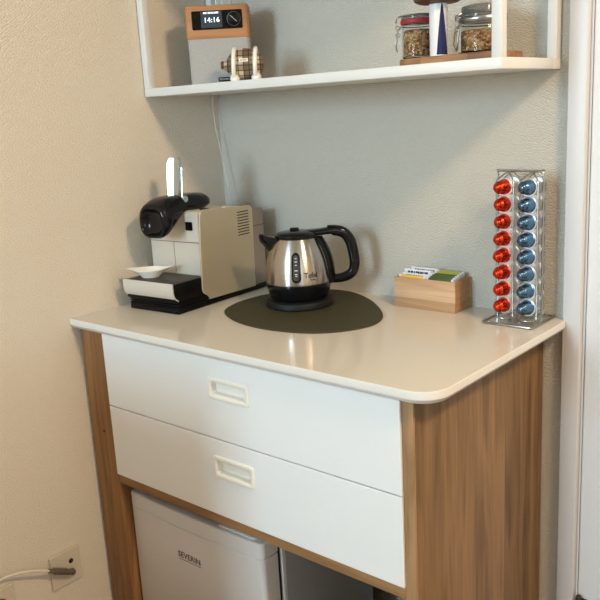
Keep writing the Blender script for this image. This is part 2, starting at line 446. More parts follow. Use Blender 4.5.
@obj('top_rail', M['gap'], cab)
def _(bm): add_box(bm, 0.0985, 0.9255, FY+0.012, FY+0.03, H-0.040, SB)
@obj('carcass_shelf', M['oak_h'], cab)
def _(bm): add_box(bm, 0.0985, 0.9255, FY+0.03, -0.02, H-0.4005, H-0.3855)
@obj('inner_side', M['oak_post'], cab)
def _(bm): add_box(bm, 0.010, 0.028, FY+0.05, -0.006, 0, SB)

def plate_hole(bm, x0, x1, z0, z1, yf, yb, hx0, hx1, hz0, hz1):
    def rect(a, b, c, d, y): return [bm.verts.new(p) for p in ((a,y,c),(b,y,c),(b,y,d),(a,y,d))]
    def ringfaces(A, B):
        for i in range(4):
            j = (i+1) % 4; bm.faces.new((A[i], A[j], B[j], B[i]))
    e = 0.001
    of, ob = rect(x0+e, x1-e, z0+e, z1-e, yf), rect(x0, x1, z0, z1, yb)
    om = rect(x0, x1, z0, z1, yf+e)
    hf, hb = rect(hx0, hx1, hz0, hz1, yf), rect(hx0, hx1, hz0, hz1, yb)
    ringfaces(of, hf); ringfaces(hf, hb); ringfaces(hb, ob); ringfaces(ob, om); ringfaces(om, of)

def drawer(z0, z1, hx0, hx1, hz0, hz1, label):
    x0, x1 = 0.0995, 0.9245
    yf, yb = FY-0.005, FY+0.014
    bm = bmesh.new(); plate_hole(bm, x0, x1, z0, z1, yf, yb, hx0+.008, hx1-.008, hz0+.008, hz1-.008)
    d = finish('drawer', bm, M['drawer'], cab, 20); d['label'] = label
    bm = bmesh.new()
    def ring(ins, y, r): return [(a, y, b) for a, b in rrect(hx0+ins, hx1-ins, hz0+ins, hz1-ins, r)]
    loft(bm, [ring(0, yf-0.0002, .007), ring(.0005, yf-.0022, .007), ring(.002, yf-.003, .006), ring(.0085, yf-.003, .005), ring(.011, yf-.001, .004),
              ring(.0125, yf+.012, .004), ring(.015, yf+.014, .003)], cap=False)
    vs = [bm.verts.new(p) for p in ring(.015, yf+.014, .003)]; bm.faces.new(vs)
    finish('handle', bm, M['handle'], d, 40)
    return d
drawer(H-0.2030, H-0.0270, 0.4525, 0.5705, H-0.1145, H-0.0665, 'upper white drawer with recessed cream handle')
drawer(H-0.3820, H-0.2055, 0.4520, 0.5700, H-0.2925, H-0.2420, 'lower white drawer with recessed cream handle')
@obj('drawer_box', M['gap'], cab)
def _(bm):
    add_box(bm, 0.12, 0.90, FY+0.032, -0.05, H-0.3835, H-0.06)

# worktop
def slab(bm):
    def outline(ins):
        r = 0.052-ins
        pts = [(0.0005, -CD+ins)]
        cx, cy = CW-0.052, -CD+0.052
        for k in range(13):
            a = -PI/2+PI/2*k/12; pts.append((cx+r*math.cos(a), cy+r*math.sin(a)))
        pts += [(CW-ins, -0.0185), (0.9922, -0.0185), (0.9922, -0.0005), (0.0005, -0.0005)]
        return pts
    rings = [[(x, y, z) for x, y in outline(i)] for i, z in ((.0012, H), (.0003, H-.0006), (0, H-.0014), (0, H-.0145), (.0075, H-.0228))]
    loft(bm, rings)
top = obj('worktop', [M['slab'], M['edge']], None, 30)(slab)
for p in top.data.polygons:
    if p.normal.z < 0.9: p.material_index = 1
tag(top, 'glossy pale cream worktop with one rounded corner, lying on the oak cabinet', 'worktop')

# ------------------------------------------------------------------ fridge
fr = thing('mini_fridge', 'white undercounter fridge standing in the open bay below the drawers', 'fridge', (0.1008, -0.504, 0))
FW, FT = 0.4470, H-0.437
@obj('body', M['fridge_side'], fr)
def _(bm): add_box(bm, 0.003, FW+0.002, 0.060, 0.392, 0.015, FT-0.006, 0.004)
for x in (.03, FW-.03):
    for y in (.09, .34):
        @obj('foot', M['black'], fr)
        def _(bm): lathe(bm, [(0, 0), (.015, 0), (.015, .016), (0, .016)], 16, (x, y, 0))
@obj('gasket', M['gap'], fr)
def _(bm): add_box(bm, 0.008, FW-0.006, 0.050, 0.0605, 0.03, FT-0.018)
@obj('body_edge', M['fridge'], fr)
def _(bm): add_box(bm, FW-0.0035, FW+0.003, 0.058, 0.070, 0.015, FT-0.006, 0.001)
def door_outline(bow, r=0.012, ins=0.0):
    pts = []
    n = 20
    for k in range(n+1):
        t = k/n; x = r+(FW-2*r)*t; pts.append((x, -bow*math.sin(PI*t)+ins))
    for k in range(1, 7):
        a = -PI/2+PI/2*k/6; pts.append((FW-r+(r-ins)*math.cos(a), r+(r-ins)*math.sin(a)))
    pts += [(FW-ins, 0.048-ins), (ins, 0.048-ins)]
    for k in range(0, 6):
        a = PI+PI/2*k/6; pts.append((r+(r-ins)*math.cos(a), r+(r-ins)*math.sin(a)))
    return pts
fd = obj('door', M['fridge'], fr)(lambda bm: loft(bm, [[(x, y, z) for x, y in door_outline(.006, ins=i)] for i, z in ((.002, .03), (0, .033), (0, FT-.0405), (.0018, FT-.0390), (.0040, FT-.0386))]))
@obj('top_cap', M['fridge'], fd)
def _(bm):
    loft(bm, [[(x, y, z) for x, y in door_outline(.0068, ins=i)] for i, z in ((.0040, FT-.0386), (.0012, FT-.0380), (-.0004, FT-.0366), (-.0004, FT-.003), (.0015, FT-.0006), (.004, FT))])
@obj('grip_rim', M['fridge'], fd)
def _(bm):
    loft(bm, [[(x, y, z) for x, y in rrect(.305+i, .422-i, .006+i, .042-i, .012)] for i, z in ((0, FT-.001), (0, FT+.004), (.003, FT+.006))])
@obj('hinge_cover', M['fridge_side'], fd)
def _(bm): add_box(bm, .012, .06, .008, .09, FT-.002, FT+.006, .002)
def tm(x, y, d): return Vector((0.197+x, -0.0062-d, 0.330+y))
# lettering sits on the door front
text_mesh('brand_lettering', 'SEVERIN', 0.0215, M['fridge_txt'], fd, lambda x, y, d: Vector((0.214+x*0.98, -0.0062-d, H-0.5455+y)), bold=0.0)
@obj('brand_underline', M['fridge_txt'], fd)
def _(bm): add_box(bm, .178, .252, -.0070, -.0058, H-.5572, H-.5565)

# ------------------------------------------------------------------ wall shelf
sh = thing('wall_shelf', 'white open-ended box shelf on the wall in the corner above the worktop', 'shelf', (0, 0, 0))
S0, S1, SD, SZ0, SZ1, ST = 0.0030, 0.9706, 0.2548, H+0.5070, H+0.875, 0.0198
@obj('bottom_panel', M['shelf'], sh)
def _(bm):
    add_box(bm, S0, S1, -SD, -0.036, SZ0, SZ0+ST, 0.0008)
    add_box(bm, S0+0.012, S1, -0.036, -0.0005, SZ0, SZ0+ST)
@obj('top_panel', M['shelf'], sh)
def _(bm): add_box(bm, S0, S1, -SD, -0.0005, SZ1-ST, SZ1, 0.0008)
for x0 in (S0, S1-0.0192):
    for y0, d in ((-SD, ST), (-0.0215, 0.021)):
        @obj('post', M['shelf'], sh)
        def _(bm): add_box(bm, x0, x0+0.0192, y0, y0+d, SZ0+ST, SZ1-ST, 0.0006)
SH = SZ0+ST      # shelf surface

# ------------------------------------------------------------------ radio
YAW = math.radians(40.0)
rd = thing('table_radio', 'small clock radio with a wooden top half and grey cloth speaker front, on the shelf', 'radio', (0.1810, -0.160, SH), YAW)
RW, RDp, RH = 0.153, 0.084, 0.1840
def taper(z): return 0.0 if z > .118 else 0.004*(1-z/.118)
@obj('speaker_body', M['cloth'], rd)
def _(bm):
    loft(bm, [[(x, y, z) for x, y in rrect(-RW/2+i, RW/2-i, .002, RDp, .010)] for i, z in ((.005, 0), (.003, .001), (.0015, .1080))])
@obj('wood_housing', M['radio_wood'], rd)
def _(bm):
    loft(bm, [[(x, y, z) for x, y in rrect(-RW/2+i, RW/2-i, i, RDp-i, .010)] for i, z in ((.0005, .1080), (0, .1095), (0, RH-.003), (.001, RH-.001), (.003, RH))])
dp = obj('display_panel', M['black_gloss'], rd)(lambda bm: prism(bm, rrect(-.0600, .0615, .1285, .1715, .003), .0003, -.0022, 'xz', .0004))
@obj('screen', M['screen'], dp)
def _(bm): prism(bm, rrect(-.0380, .0130, .1320, .1695, .001), -.0020, -.0027, 'xz')
kn = obj('tuning_knob', M['black'], rd)(lambda bm: lathe(bm, [(0, -.0105), (.0125, -.0105), (.0142, -.0095), (.0150, -.003), (.0150, -.0015)], 36, (.0410, 0, .1503), 'Y'))
@obj('knob_ring', M['wire'], kn)
def _(bm): tube(bm, [(.0410+.0160*math.cos(a*PI/24), -.0026, .1503+.0160*math.sin(a*PI/24)) for a in range(48)], .0006, 6, True)
@obj('knob_mark', M['white_txt'], kn)
def _(bm):
    c, s = math.cos(-.75), math.sin(-.75); q = [(-.011, -.0004), (.011, -.0004), (.011, .0004), (-.011, .0004)]
    prism(bm, [(.0410+a*c-b*s, .1503+a*s+b*c) for a, b in q], -.0104, -.0108, 'xz')
text_mesh('clock_digits', '14:16', 0.0155, M['digits'], dp, lambda x, y, d: Vector((-.012+x, -.0029-d*.5, .1495+y)), bold=.00015, space=1.12)
text_mesh('date_line', 'MO 03.04.2023', 0.0058, M['digits'], dp, lambda x, y, d: Vector((-.013+x, -.0029-d*.5, .1660+y)), bold=.0001)
for z in (.1625, .150, .1375):
    @obj('button', M['black'], dp)
    def _(bm): lathe(bm, [(0, -.0034), (.0026, -.0034), (.003, -.002)], 16, (-.0515, 0, z), 'Y')
bd = obj('brand_badge', M['black'], rd)(lambda bm: add_box(bm, -.006, .026, -.0012, .0022, .0065, .0162, .0004))
text_mesh('badge_lettering', 'SONORO', 0.0062, M['white_txt'], bd, lambda x, y, d: Vector((.0100+x, -.0015-d*.5, .0114+y)), space=1.0, bold=-.00005)
an = obj('antenna', M['chrome'], rd)(lambda bm: (tube(bm, [(-.006, RDp-.012, RH-.002), (-.006, RDp-.012, RH+.115)], .0024, 10), tube(bm, [(-.006, RDp-.012, RH+.115), (-.006, RDp-.012, RH+.122)], .0034, 10)))
@obj('antenna_base', M['black'], rd)
def _(bm): lathe(bm, [(0, 0), (.006, 0), (.006, .004), (.003, .007), (0, .007)], 16, (-.006, RDp-.012, RH-.001))
pc = obj('power_cable', M['cable_w'], None)(lambda bm: (tube(bm, smooth_path([(0.150, -0.046, SH+0.115), (0.118, -0.040, SH+0.16), (0.105, -0.040, SH+0.225), (0.088, -0.040, SH+0.235), (0.07, -0.040, SH+0.15), (0.028, -0.034, SH+0.06), (0.013, -0.030, SH+0.0), (0.0095, -0.030, SZ0-0.02), (0.013, -0.030, H+0.43), (0.030, -0.030, H+0.345), (0.044, -0.030, H+0.27), (0.062, -0.030, H+0.18), (0.068, -0.028, H+0.08), (0.070, -0.026, H+0.010)], 8), .0014, 8)))
tag(pc, 'thin white cable hanging down the corner from the shelf to behind the coffee machine', 'cable')

# ------------------------------------------------------------------ plaid ornament
orn = thing('plaid_ornament', 'small egg-shaped brown plaid ornament with two white bands, standing in front of the radio', 'ornament', (0.292, -0.192, SH), YAW)
def egg(bm):
    pr = []
    for k in range(21):
        t = k/20; a = PI*t; x = -math.cos(a); r = math.sin(a)**.75
        pr.append((0.0355*r, 0.042*x+.004))
    lathe(bm, pr, 40, (0, 0, .0385), 'X')
@obj('plaid_body', M['plaid'], orn)
def _(bm): egg(bm)
@obj('snout', M['plaid'], orn)
def _(bm): lathe(bm, [(.0215, -.026), (.016, -.037), (.0095, -.045), (.0072, -.0475), (0, -.048)], 28, (0, 0, .0365), 'X')
@obj('nose', M['brown_wood'], orn)
def _(bm): lathe(bm, [(0, -.0445), (.0085, -.046), (.0095, -.0495), (.0075, -.053), (0, -.054)], 20, (0, 0, .0385), 'X')
for bx in (-.0215, .0275):
    @obj('white_band', M['ceramic'], orn)
    def _(bm):
        R = 0.0355 if bx < 0 else .0340
        pts = []
        for k in range(31):
            a = math.radians(-62+304*k/30); pts.append((bx+.002*math.sin(a), -R*math.cos(a)*1.0, .0385+R*math.sin(a)))
        tube(bm, pts, .0050, 10)
        for s in (-1, 1):
            lathe(bm, [(0, 0), (.0095, .001), (.0115, .006), (.0100, .013), (.0055, .019), (0, .020)], 18, (bx, s*.015, 0))
@obj('name_tag', M['ceramic'], orn)
def _(bm):
    add_box(bm, -.0085, .0125, -.0372, -.0345, .042, .0495, .0008)
@obj('tag_mark', M['blk_txt'], orn)
def _(bm):
    for k in range(5): add_box(bm, -.005+k*.003, -.0032+k*.003, -.0376, -.0371, .0448, .0470)

# ------------------------------------------------------------------ serving board and what stands on it
bd2 = obj('serving_board', M['board'])(lambda bm: prism(bm, rrect(-.112, .112, -.063, .063, .032, 8), 0, .0145, 'xy', .002))
bd2.location = (0.831, -0.150, SH)
tag(bd2, 'reddish wooden serving board on the shelf under the glass jars', 'board')
BT = SH+0.0145
def swing_jar(loc, r, h, fill, label, seal_m, rot, group, hf=.70):
    j = thing('storage_jar', label, 'jar', loc, rot, group)
    n = 40
    g = bmesh.new(); t = .0025; hs = h*hf
    lathe(g, [(0, .0), (r*.9, .0), (r, .004), (r, hs), (r*.93, hs+.006), (r*.93, hs+.010), (r*.93-t, hs+.010), (r*.93-t, hs+.006), (r-t, hs-.001), (r-t, .005), (r*.85, .003), (0, .003)], n)
    finish('glass_body', g, M['glass'], j)
    c = bmesh.new()
    lathe(c, [(0, .0042), (r*.82, .0042), (r-t-.0012, .007), (r-t-.0012, fill*.97), (r*.7, fill*1.03), (r*.35, fill*.98), (0, fill*1.02)], n)
    o = finish('cereal_filling', c, M['cereal'], j); o['kind'] = 'stuff'
    s = bmesh.new(); lathe(s, [(r*.90, hs+.0105), (r*1.03, hs+.0105), (r*1.06, hs+.013), (r*1.06, hs+.017), (r*1.03, hs+.0195), (r*.90, hs+.0195)], n)
    finish('rubber_seal', s, seal_m, j)
    l = bmesh.new(); lathe(l, [(r*.90, hs+.020), (r*1.02, hs+.020), (r*1.02, hs+.0245), (r*.93, hs+.028), (r*.88, h-.003), (r*.75, h), (0, h), (0, h-.003), (r*.74, h-.003), (r*.84, hs+.026), (r*.84, hs+.022)], n)
    lid = finish('lid', l, M['glass_lid'], j)
    w = bmesh.new()
    for zz in (hs+.007, hs+.0265):
        tube(w, [((r*.99+.0012)*math.cos(a*PI/20), (r*.99+.0012)*math.sin(a*PI/20), zz) for a in range(40)], .0011, 8, True)
    finish('wire_ring', w, M['wire'], j)
    w = bmesh.new()
    X = r+.002
    tube(w, fillet([(X-.002, -.008, hs+.007), (X+.006, -.009, hs+.001), (X+.010, -.008, hs-.030), (X+.007, 0, hs-.042), (X+.010, .008, hs-.030), (X+.006, .009, hs+.001), (X-.002, .008, hs+.007)], .006), .0012, 8)
    tube(w, fillet([(X-.001, -.006, hs+.0265), (X+.007, -.006, hs+.024), (X+.009, 0, hs+.012), (X+.007, .006, hs+.024), (X-.001, .006, hs+.0265)], .005), .0012, 8)
    for zz in (hs+.005, hs-.008): tube(w, [(X+.005+.004*math.cos(a*PI/8), 0, zz+.004*math.sin(a*PI/8)) for a in range(16)], .001, 6, True)
    finish('clasp', w, M['wire'], j)
    return j
LEFTDIR = YAW+PI
swing_jar((0.7485, -0.168, BT), .0320, .0790, .0535, 'clip-top glass jar of muesli with a red rubber seal, on the board', M['rubber_red'], LEFTDIR, 'clip-top jars on the board')
swing_jar((0.8690, -0.130, BT), .0445, .090, .0430, 'wide clip-top glass jar of muesli without red seal, beside the shelf post', M['wire'], LEFTDIR+.25, 'clip-top jars on the board', .53)
can = thing('canister', 'slim white canister with a tall blue wedge and brown wooden top, between the two jars', 'canister', (0.8135, -0.199, BT), YAW)
can.scale = (1, 1, 1.07)
@obj('body', M['can_white'], can)
def _(bm): lathe(bm, [(0, 0), (.0162, 0), (.0168, .001), (.0172, .0870), (.0165, .088), (0, .088)], 40)
@obj('blue_wedge', M['can_blue'], can)
def _(bm):
    n = 14; rows = []
    for k in range(n+1):
        t = k/n; z = .0015+.0855*t; hw = .0098*(1-t)**.8+.0010
        row = []
        for s in range(9):
            x = .0040+hw*(s/4-1); x = max(-.0168, min(.0168, x)); rw = .0170+.0004*t; a = math.asin(x/rw); row.append((rw*math.sin(a)*1.006, -rw*math.cos(a)*1.006, z))
        rows.append(row)
    loft(bm, rows, cap=False, closed=False)
@obj('wooden_top', M['brown_wood'], can)
def _(bm): lathe(bm, [(0, .0885), (.036, .0890), (.0445, .0925), (.0475, .099), (.0475, .104), (.0445, .110), (.030, .114), (0, .115)], 44)

# ------------------------------------------------------------------ coffee machine
A = math.radians(3.8)
cm = thing('coffee_machine', 'champagne and black capsule coffee machine with a raised chrome lever, at the left wall', 'coffee machine', (0.0510, -0.4020, H), A)
@obj('base', M['black'], cm)
def _(bm):
    add_box(bm, 0, .166, .0, .343, .0008, .013, .0015)
    add_box(bm, .004, .162, .006, .11, .013, .031)
    for z in (.0135, .0195, .0255):
        add_box(bm, .0, .166, .0, .105, z, z+.0042, .001)
bodyP = [(.030, .012), (.097, .012), (.097, .222), (.100, .2295), (.107, .2335), (.285, .2225), (.289, .219), (.289, .012)]
@obj('body', M['champ'], cm)
def _(bm): prism(bm, [(.097, .030), (.097, .223), (.100, .2290), (.107, .2320), (.284, .2215), (.288, .218), (.288, .013), (.11, .013), (.11, .030)], -.012, .163, 'yz', .002)
@obj('front_seam', M['black_mat'], cm)
def _(bm): add_box(bm, -.011, .163, .0962, .0975, .1550, .1560)
@obj('front_split', M['grid'], cm)
def _(bm): add_box(bm, .0705, .0711, .0964, .0975, .079, .1550)
sp = obj('side_panel', M['champ_side'], cm)(lambda bm: prism(bm, [(.094, .218), (.0955, .2270), (.1015, .2330), (.110, .2355), (.279, .2250), (.287, .2215), (.2905, .214), (.2855, .0120), (.108, .0150), (.1065, .0215), (.1005, .0265), (.0925, .031), (.0865, .037), (.0845, .0455), (.0885, .150)], .163, .1685, 'yz', .0013))
for k in range(9):
    z = .2125-k*.0072
    @obj('vent_slot', M['black_mat'], sp)
    def _(bm): prism(bm, rrect(.229, .2735, z-.0012, z+.0012, .0011, 3), .1680, .1688, 'yz')
@obj('tray_box', M['black'], cm)
def _(bm): add_box(bm, .001, .1655, -.007, .0965, .031, .0735, .001)
@obj('drip_grid', M['grid'], cm)
def _(bm):
    add_box(bm, -.001, .1635, -.009, .0965, .0735, .0752)
    for k in range(13): add_box(bm, .010, .157, -.002+k*.0072, .0016+k*.0072, .0752, .0764)
@obj('tray_front', M['champ'], cm)
def _(bm):
    out = [(-.0135, .0765), (-.0140, .066), (-.0135, .054), (-.0110, .044), (-.0055, .0365), (.0025, .0315)]
    inn = [(.0040, .0335), (-.0035, .0385), (-.0085, .0455), (-.0108, .055), (-.0110, .066), (-.0105, .0765)]
    prism(bm, out+inn, -.004, .1665, 'yz')
@obj('water_tank', M['tank'], cm)
def _(bm):
    prism(bm, [(.291, .013), (.340, .013), (.3420, .200), (.3400, .2085), (.3330, .2135), (.291, .2165)], .006, .163, 'yz', .003)
@obj('tank_lid_line', M['black_mat'], cm)
def _(bm): add_box(bm, .006, .1637, .2905, .3414, .1680, .1692)
# black capsule head: lofted over the body top and out over the front
def head_sections():
    S = [(.208, .2420, .022, .007), (.204, .2450, .031, .014), (.190, .2465, .037, .0200), (.160, .2465, .040, .0225), (.120, .2460, .042, .0240),
         (.095, .2420, .044, .0280), (.078, .2350, .0455, .0345), (.062, .2265, .0465, .0410), (.048, .2190, .0465, .0440), (.036, .2145, .0450, .0425), (.029, .2130, .0415, .0385)]
    return S
@obj('brew_head', M['black_gloss'], cm, 50)
def _(bm):
    rings = []
    n = 36; uc = .072
    def ring(v, w, hu, hw):
        out = []
        for k in range(n):
            a = 2*PI*k/n; c, s = math.cos(a), math.sin(a)
            e = .72
            out.append((uc+hu*math.copysign(abs(c)**e, c), v, w+hw*math.copysign(abs(s)**e, s)))
        return out
    for v, w, hu, hw in head_sections(): rings.append(ring(v, w, hu, hw))
    # hollow front
    rings.append(ring(.028, .2120, .036, .033)); rings.append(ring(.036, .2120, .032, .029)); rings.append(ring(.044, .2120, .022, .018))
    loft(bm, rings)
@obj('head_apron', M['champ'], cm)
def _(bm):
    # silver cheek beside the black head, curving out from the front plane
    prism(bm, [(.118, .157), (.118, .226), (.128, .2275), (.161, .2275), (.161, .157)], .0975, .094, 'xz', .001)
@obj('power_button', M['black_gloss'], cm)
def _(bm): prism(bm, rrect(.119, .1425, .1855, .2065, .0025, 4), .0945, .0925, 'xz', .0005)
def lever(bm):
    sec = [(u+.0035, v+.002) for u, v in ((.058, .0960), (.0725, .1030), (.0745, .1035), (.0950, .0995), (.0960, .1050), (.0940, .1085), (.0770, .1110), (.0600, .1060), (.0572, .0970))]
    cu_, cv_ = .0800, .1050
    def ring(k, w, dv=0.0): return [(cu_+(u-cu_)*k, cv_+(v-cv_)*max(k, .5)+dv+(w-.27)*.12, w) for u, v in sec]
    loft(bm, [ring(.62, .252, .002), ring(.86, .266), ring(.97, .290), ring(1, .320), ring(1, .343), ring(.93, .3535, .001), ring(.72, .3585, .002)])
lv = obj('lever', M['chrome'], cm, 28)(lever)
@obj('lever_back', M['grid'], lv)
def _(bm): loft(bm, [[(x, y+dy, z) for x, y in rrect(.070, .092, .1105, .1150, .0012, 3)] for z, dy in ((.262, -.001), (.343, .0088))])
@obj('lever_pivot', M['chrome'], lv)
def _(bm):
    lathe(bm, [(0, -.003), (.0075, -.003), (.0085, 0), (.0075, .004), (0, .004)], 24, (.1105, .108, .2600), 'X')
    tube(bm, [(.1055, .105, .260), (.1050, .112, .335)], .0016, 8)
    tube(bm, [(.1050, .112, .335), (.0940, .112, .336)], .0016, 8)
    tube(bm, [(.1050, .108, .258), (.0940, .106, .268)], .003, 8)
@obj('top_button', M['black_mat'], cm)
def _(bm): lathe(bm, [(0, .002), (.011, .002), (.012, 0), (.012, -.004)], 24, (.132, .150, .2295))
@obj('top_button', M['champ_side'], cm)
def _(bm): lathe(bm, [(0, .002), (.010, .002), (.011, 0), (.011, -.004)], 24, (.120, .235, .2250))

# little leaf-shaped dish on the drip tray
ca, sa = math.cos(A), math.sin(A)
def mw(u, v, w): return (0.0510+u*ca-v*sa, -0.4020+u*sa+v*ca, H+w)
ds = thing('small_dish', 'small white pointed porcelain dish on the coffee machine drip tray', 'dish', mw(.047, .032, .0768), YAW)
ds.scale = (1.03, 1.03, 1.3)
@obj('bowl', M['ceramic'], ds)
def _(bm):
    n = 40
    def ring(a, b, z, p, dz=0.0):
        out = []
        for k in range(n):
            t = 2*PI*k/n; c, s = math.cos(t), math.sin(t)
            tipf = abs(c)**6
            out.append(((a+p*tipf)*c, b*s*(1-.35*tipf), z+dz*tipf))
        return out
    loft(bm, [ring(.021, .017, 0, 0), ring(.023, .019, .0025, 0), ring(.034, .025, .010, .004, .001), ring(.040, .029, .0145, .015, .0035), ring(.040, .029, .0160, .016, .0035),
              ring(.036, .026, .0145, .012, .002), ring(.022, .018, .0052, 0), ring(.010, .008, .0045, 0)])

# ------------------------------------------------------------------ desk mat and kettle
mp_ = [(.2990,-.3220), (.2690,-.2680), (.2585,-.2100), (.2680,-.1350), (.3110,-.0620), (.3720,-.0220), (.4480,-.0180), (.5360,-.0640), (.6130,-.1310), (.6580,-.1900), (.6720,-.2480), (.6540,-.3030), (.6120,-.3500), (.5500,-.3770), (.4670,-.3850), (.3800,-.3680)]
MC = (.46, -.21)
pl = [(p.x-MC[0], p.y-MC[1]) for p in smooth_path([(a, b, 0) for a, b in mp_], 6, True)]
mt = obj('counter_mat', M['mat_olive'])(lambda bm: prism(bm, pl, 0.0003, .0035, 'xy', .0008)); mt.location = (MC[0], MC[1], H)
tag(mt, 'dark olive pebble-shaped mat lying on the worktop under the kettle', 'mat')

kt = thing('electric_kettle', 'brushed steel and black electric kettle standing on the dark olive mat', 'kettle', (0.4125, -0.1790, H+.0036), YAW)
kt.scale = (.985, .985, 1.045)
@obj('base_plate', M['black_mat'], kt)
def _(bm): lathe(bm, [(0, 0), (.079, 0), (.0815, .003), (.0815, .009), (.078, .0150), (.070, .0175), (0, .0175)], 56)
@obj('lower_band', M['black_gloss'], kt)
def _(bm): lathe(bm, [(0, .018), (.066, .018), (.0705, .022), (.0765, .040), (.0785, .053), (.0785, .056), (0, .056)], 56)
KP = [(.0780, .0558), (.0785, .060), (.0780, .075), (.0765, .090), (.0735, .105), (.0690, .120), (.0630, .134), (.0560, .147), (.0500, .1555)]
@obj('steel_body', M['steel'], kt, 50)
def _(bm):
    pts = smooth_path([(r, 0, h) for r, h in KP], 4); lathe(bm, [(p.x, p.z) for p in pts], 72)
def kr(z):
    for (r0, z0), (r1, z1) in zip(KP, KP[1:]):
        if z0 <= z <= z1: return r0+(r1-r0)*(z-z0)/(z1-z0)
    return KP[-1][0]
@obj('lid', M['black_gloss'], kt)
def _(bm):
    lathe(bm, [(.0505, .1545), (.0520, .1575), (.0515, .1615), (.0460, .1660), (.030, .1695), (.012, .1712), (0, .1715)], 48)
@obj('lid_button', M['black_gloss'], kt)
def _(bm):
    loft(bm, [[(x-.004, y, z) for x, y in rrect(-.011+i, .011-i, -.008+i, .008-i, .003)] for i, z in ((0, .170), (0, .1745), (.002, .1765))])
@obj('spout', M['black_gloss'], kt, 60)
def _(bm):
    # open beak: V-shaped sections running out and up from the body
    secs = []
    for t in (0, .25, .5, .75, 1):
        x = -.045-.043*t
        top = .158+.0075*t; w = .026*(1-t)**.8+.0050
        bot = .098+(top-.016-.098)*t**.8
        secs.append([(x, -w, top), (x-.002*t, -w*.72, top-.3*(top-bot)), (x, -w*.25, bot), (x, w*.25, bot), (x-.002*t, w*.72, top-.3*(top-bot)), (x, w, top), (x, w*.5, top-.002), (x, -w*.5, top-.002)])
    loft(bm, secs)
@obj('handle_strap', M['black_gloss'], kt, 60)
def _(bm):
    # black spine on the handle side of the body
    rows = []
    for z in (.050, .065, .080, .095, .110, .125, .140, .150, .1555):
        r = kr(max(z, .0558)); hw = .34+.10*(z-.05)/.1; row = []
        for k in range(-5, 6):
            a = hw*k/5; e = .010*(1-(k/5)**2)+.0012; row.append(((r+e)*math.cos(a), (r+e)*math.sin(a), z))
        for k in range(5, -6, -1):
            a = hw*k/5; row.append(((r-.003)*math.cos(a), (r-.003)*math.sin(a), z))
        rows.append(row)
    loft(bm, rows)
@obj('handle', M['black_gloss'], kt, 60)
def _(bm):
    path = smooth_path([(.022, 0, .1640), (.055, 0, .1645), (.088, 0, .1660), (.112, 0, .1600), (.127, 0, .1420), (.134, 0, .1150), (.1365, 0, .0890), (.1300, 0, .0690), (.112, 0, .0590), (.090, 0, .0560), (.072, 0, .0570)], 6)
    n = 16; rings = []
    L = len(path)
    for i, p in enumerate(path):
        t = (path[min(i+1, L-1)]-path[max(i-1, 0)]).normalized(); nrm = Vector((t.z, 0, -t.x))
        f = i/(L-1)
        hn = .0100+.0030*math.sin(PI*min(1, f*1.15)); hy = .0150-.003*f
        if f < .2: hn = .0065+.0020*f/.2; hy = .022-.007*f/.2
        ring = []
        for k in range(n):
            a = 2*PI*k/n; c, s = math.cos(a), math.sin(a)
            ring.append(p+nrm*hn*math.copysign(abs(c)**.8, c)+Vector((0, 1, 0))*hy*math.copysign(abs(s)**.8, s))
        rings.append(ring)
    loft(bm, rings)
@obj('lid_release', M['black'], kt)
def _(bm): add_box(bm, .074, .092, -.008, .008, .1735, .1775, .002)
# water gauge on the side facing the room
def on_kettle(x, z, e, a0):
    r = kr(z)+e; a = a0+x/.075; return Vector((r*math.cos(a), r*math.sin(a), z))
GA = -PI/2-.05
def gauge(bm, hw, z0, z1, e, back=-.002):
    out = []; 
    for k in range(13): a = PI*k/12; out.append((hw*math.cos(a), z1-hw+hw*math.sin(a)))
    for k in range(13): a = PI+PI*k/12; out.append((hw*math.cos(a), z0+hw+hw*math.sin(a)))
    rows = []
    n = 20
    zs = [z0+(z1-z0)*(1-math.cos(PI*k/n))/2 for k in range(n+1)]
    for z in zs:
        if z > z1-hw: w = math.sqrt(max(0, hw*hw-(z-z1+hw)**2))
        elif z < z0+hw: w = math.sqrt(max(0, hw*hw-(z0+hw-z)**2))
        else: w = hw
        w = max(w, .0004)
        row = [on_kettle(w*s/3, z, e, GA) for s in range(-3, 4)]+[on_kettle(w*s/3, z, back, GA) for s in range(3, -4, -1)]
        rows.append(row)
    loft(bm, rows)
gg = obj('water_gauge', M['black_gloss'], kt)(lambda bm: gauge(bm, .0105, .064, .130, .0012))
@obj('gauge_window', M['gauge'], gg)
def _(bm): gauge(bm, .0065, .069, .125, .0019)
@obj('gauge_marks', M['white_txt'], gg)
def _(bm):
    for z, w in ((.118, .002), (.111, .003), (.104, .002), (.092, .0035), (.084, .003), (.080, .002)):
        loft(bm, [[on_kettle(s*w, zz, .0022, GA) for s in (-1, 0, 1)] for zz in (z-.0008, z+.0008)], cap=False, closed=False)
text_mesh('brand_lettering', 'Tefal', 0.0165, M['blk_txt'], kt, lambda x, y, d: on_kettle(x-.002, .079+y, .0004+d, GA+.47), ext=.0002, bold=.0002)
text_mesh('small_lettering', 'inox', 0.0065, M['blk_txt'], kt, lambda x, y, d: on_kettle(x+.002, .0695+y, .0004+d, GA+.47), ext=.0002)

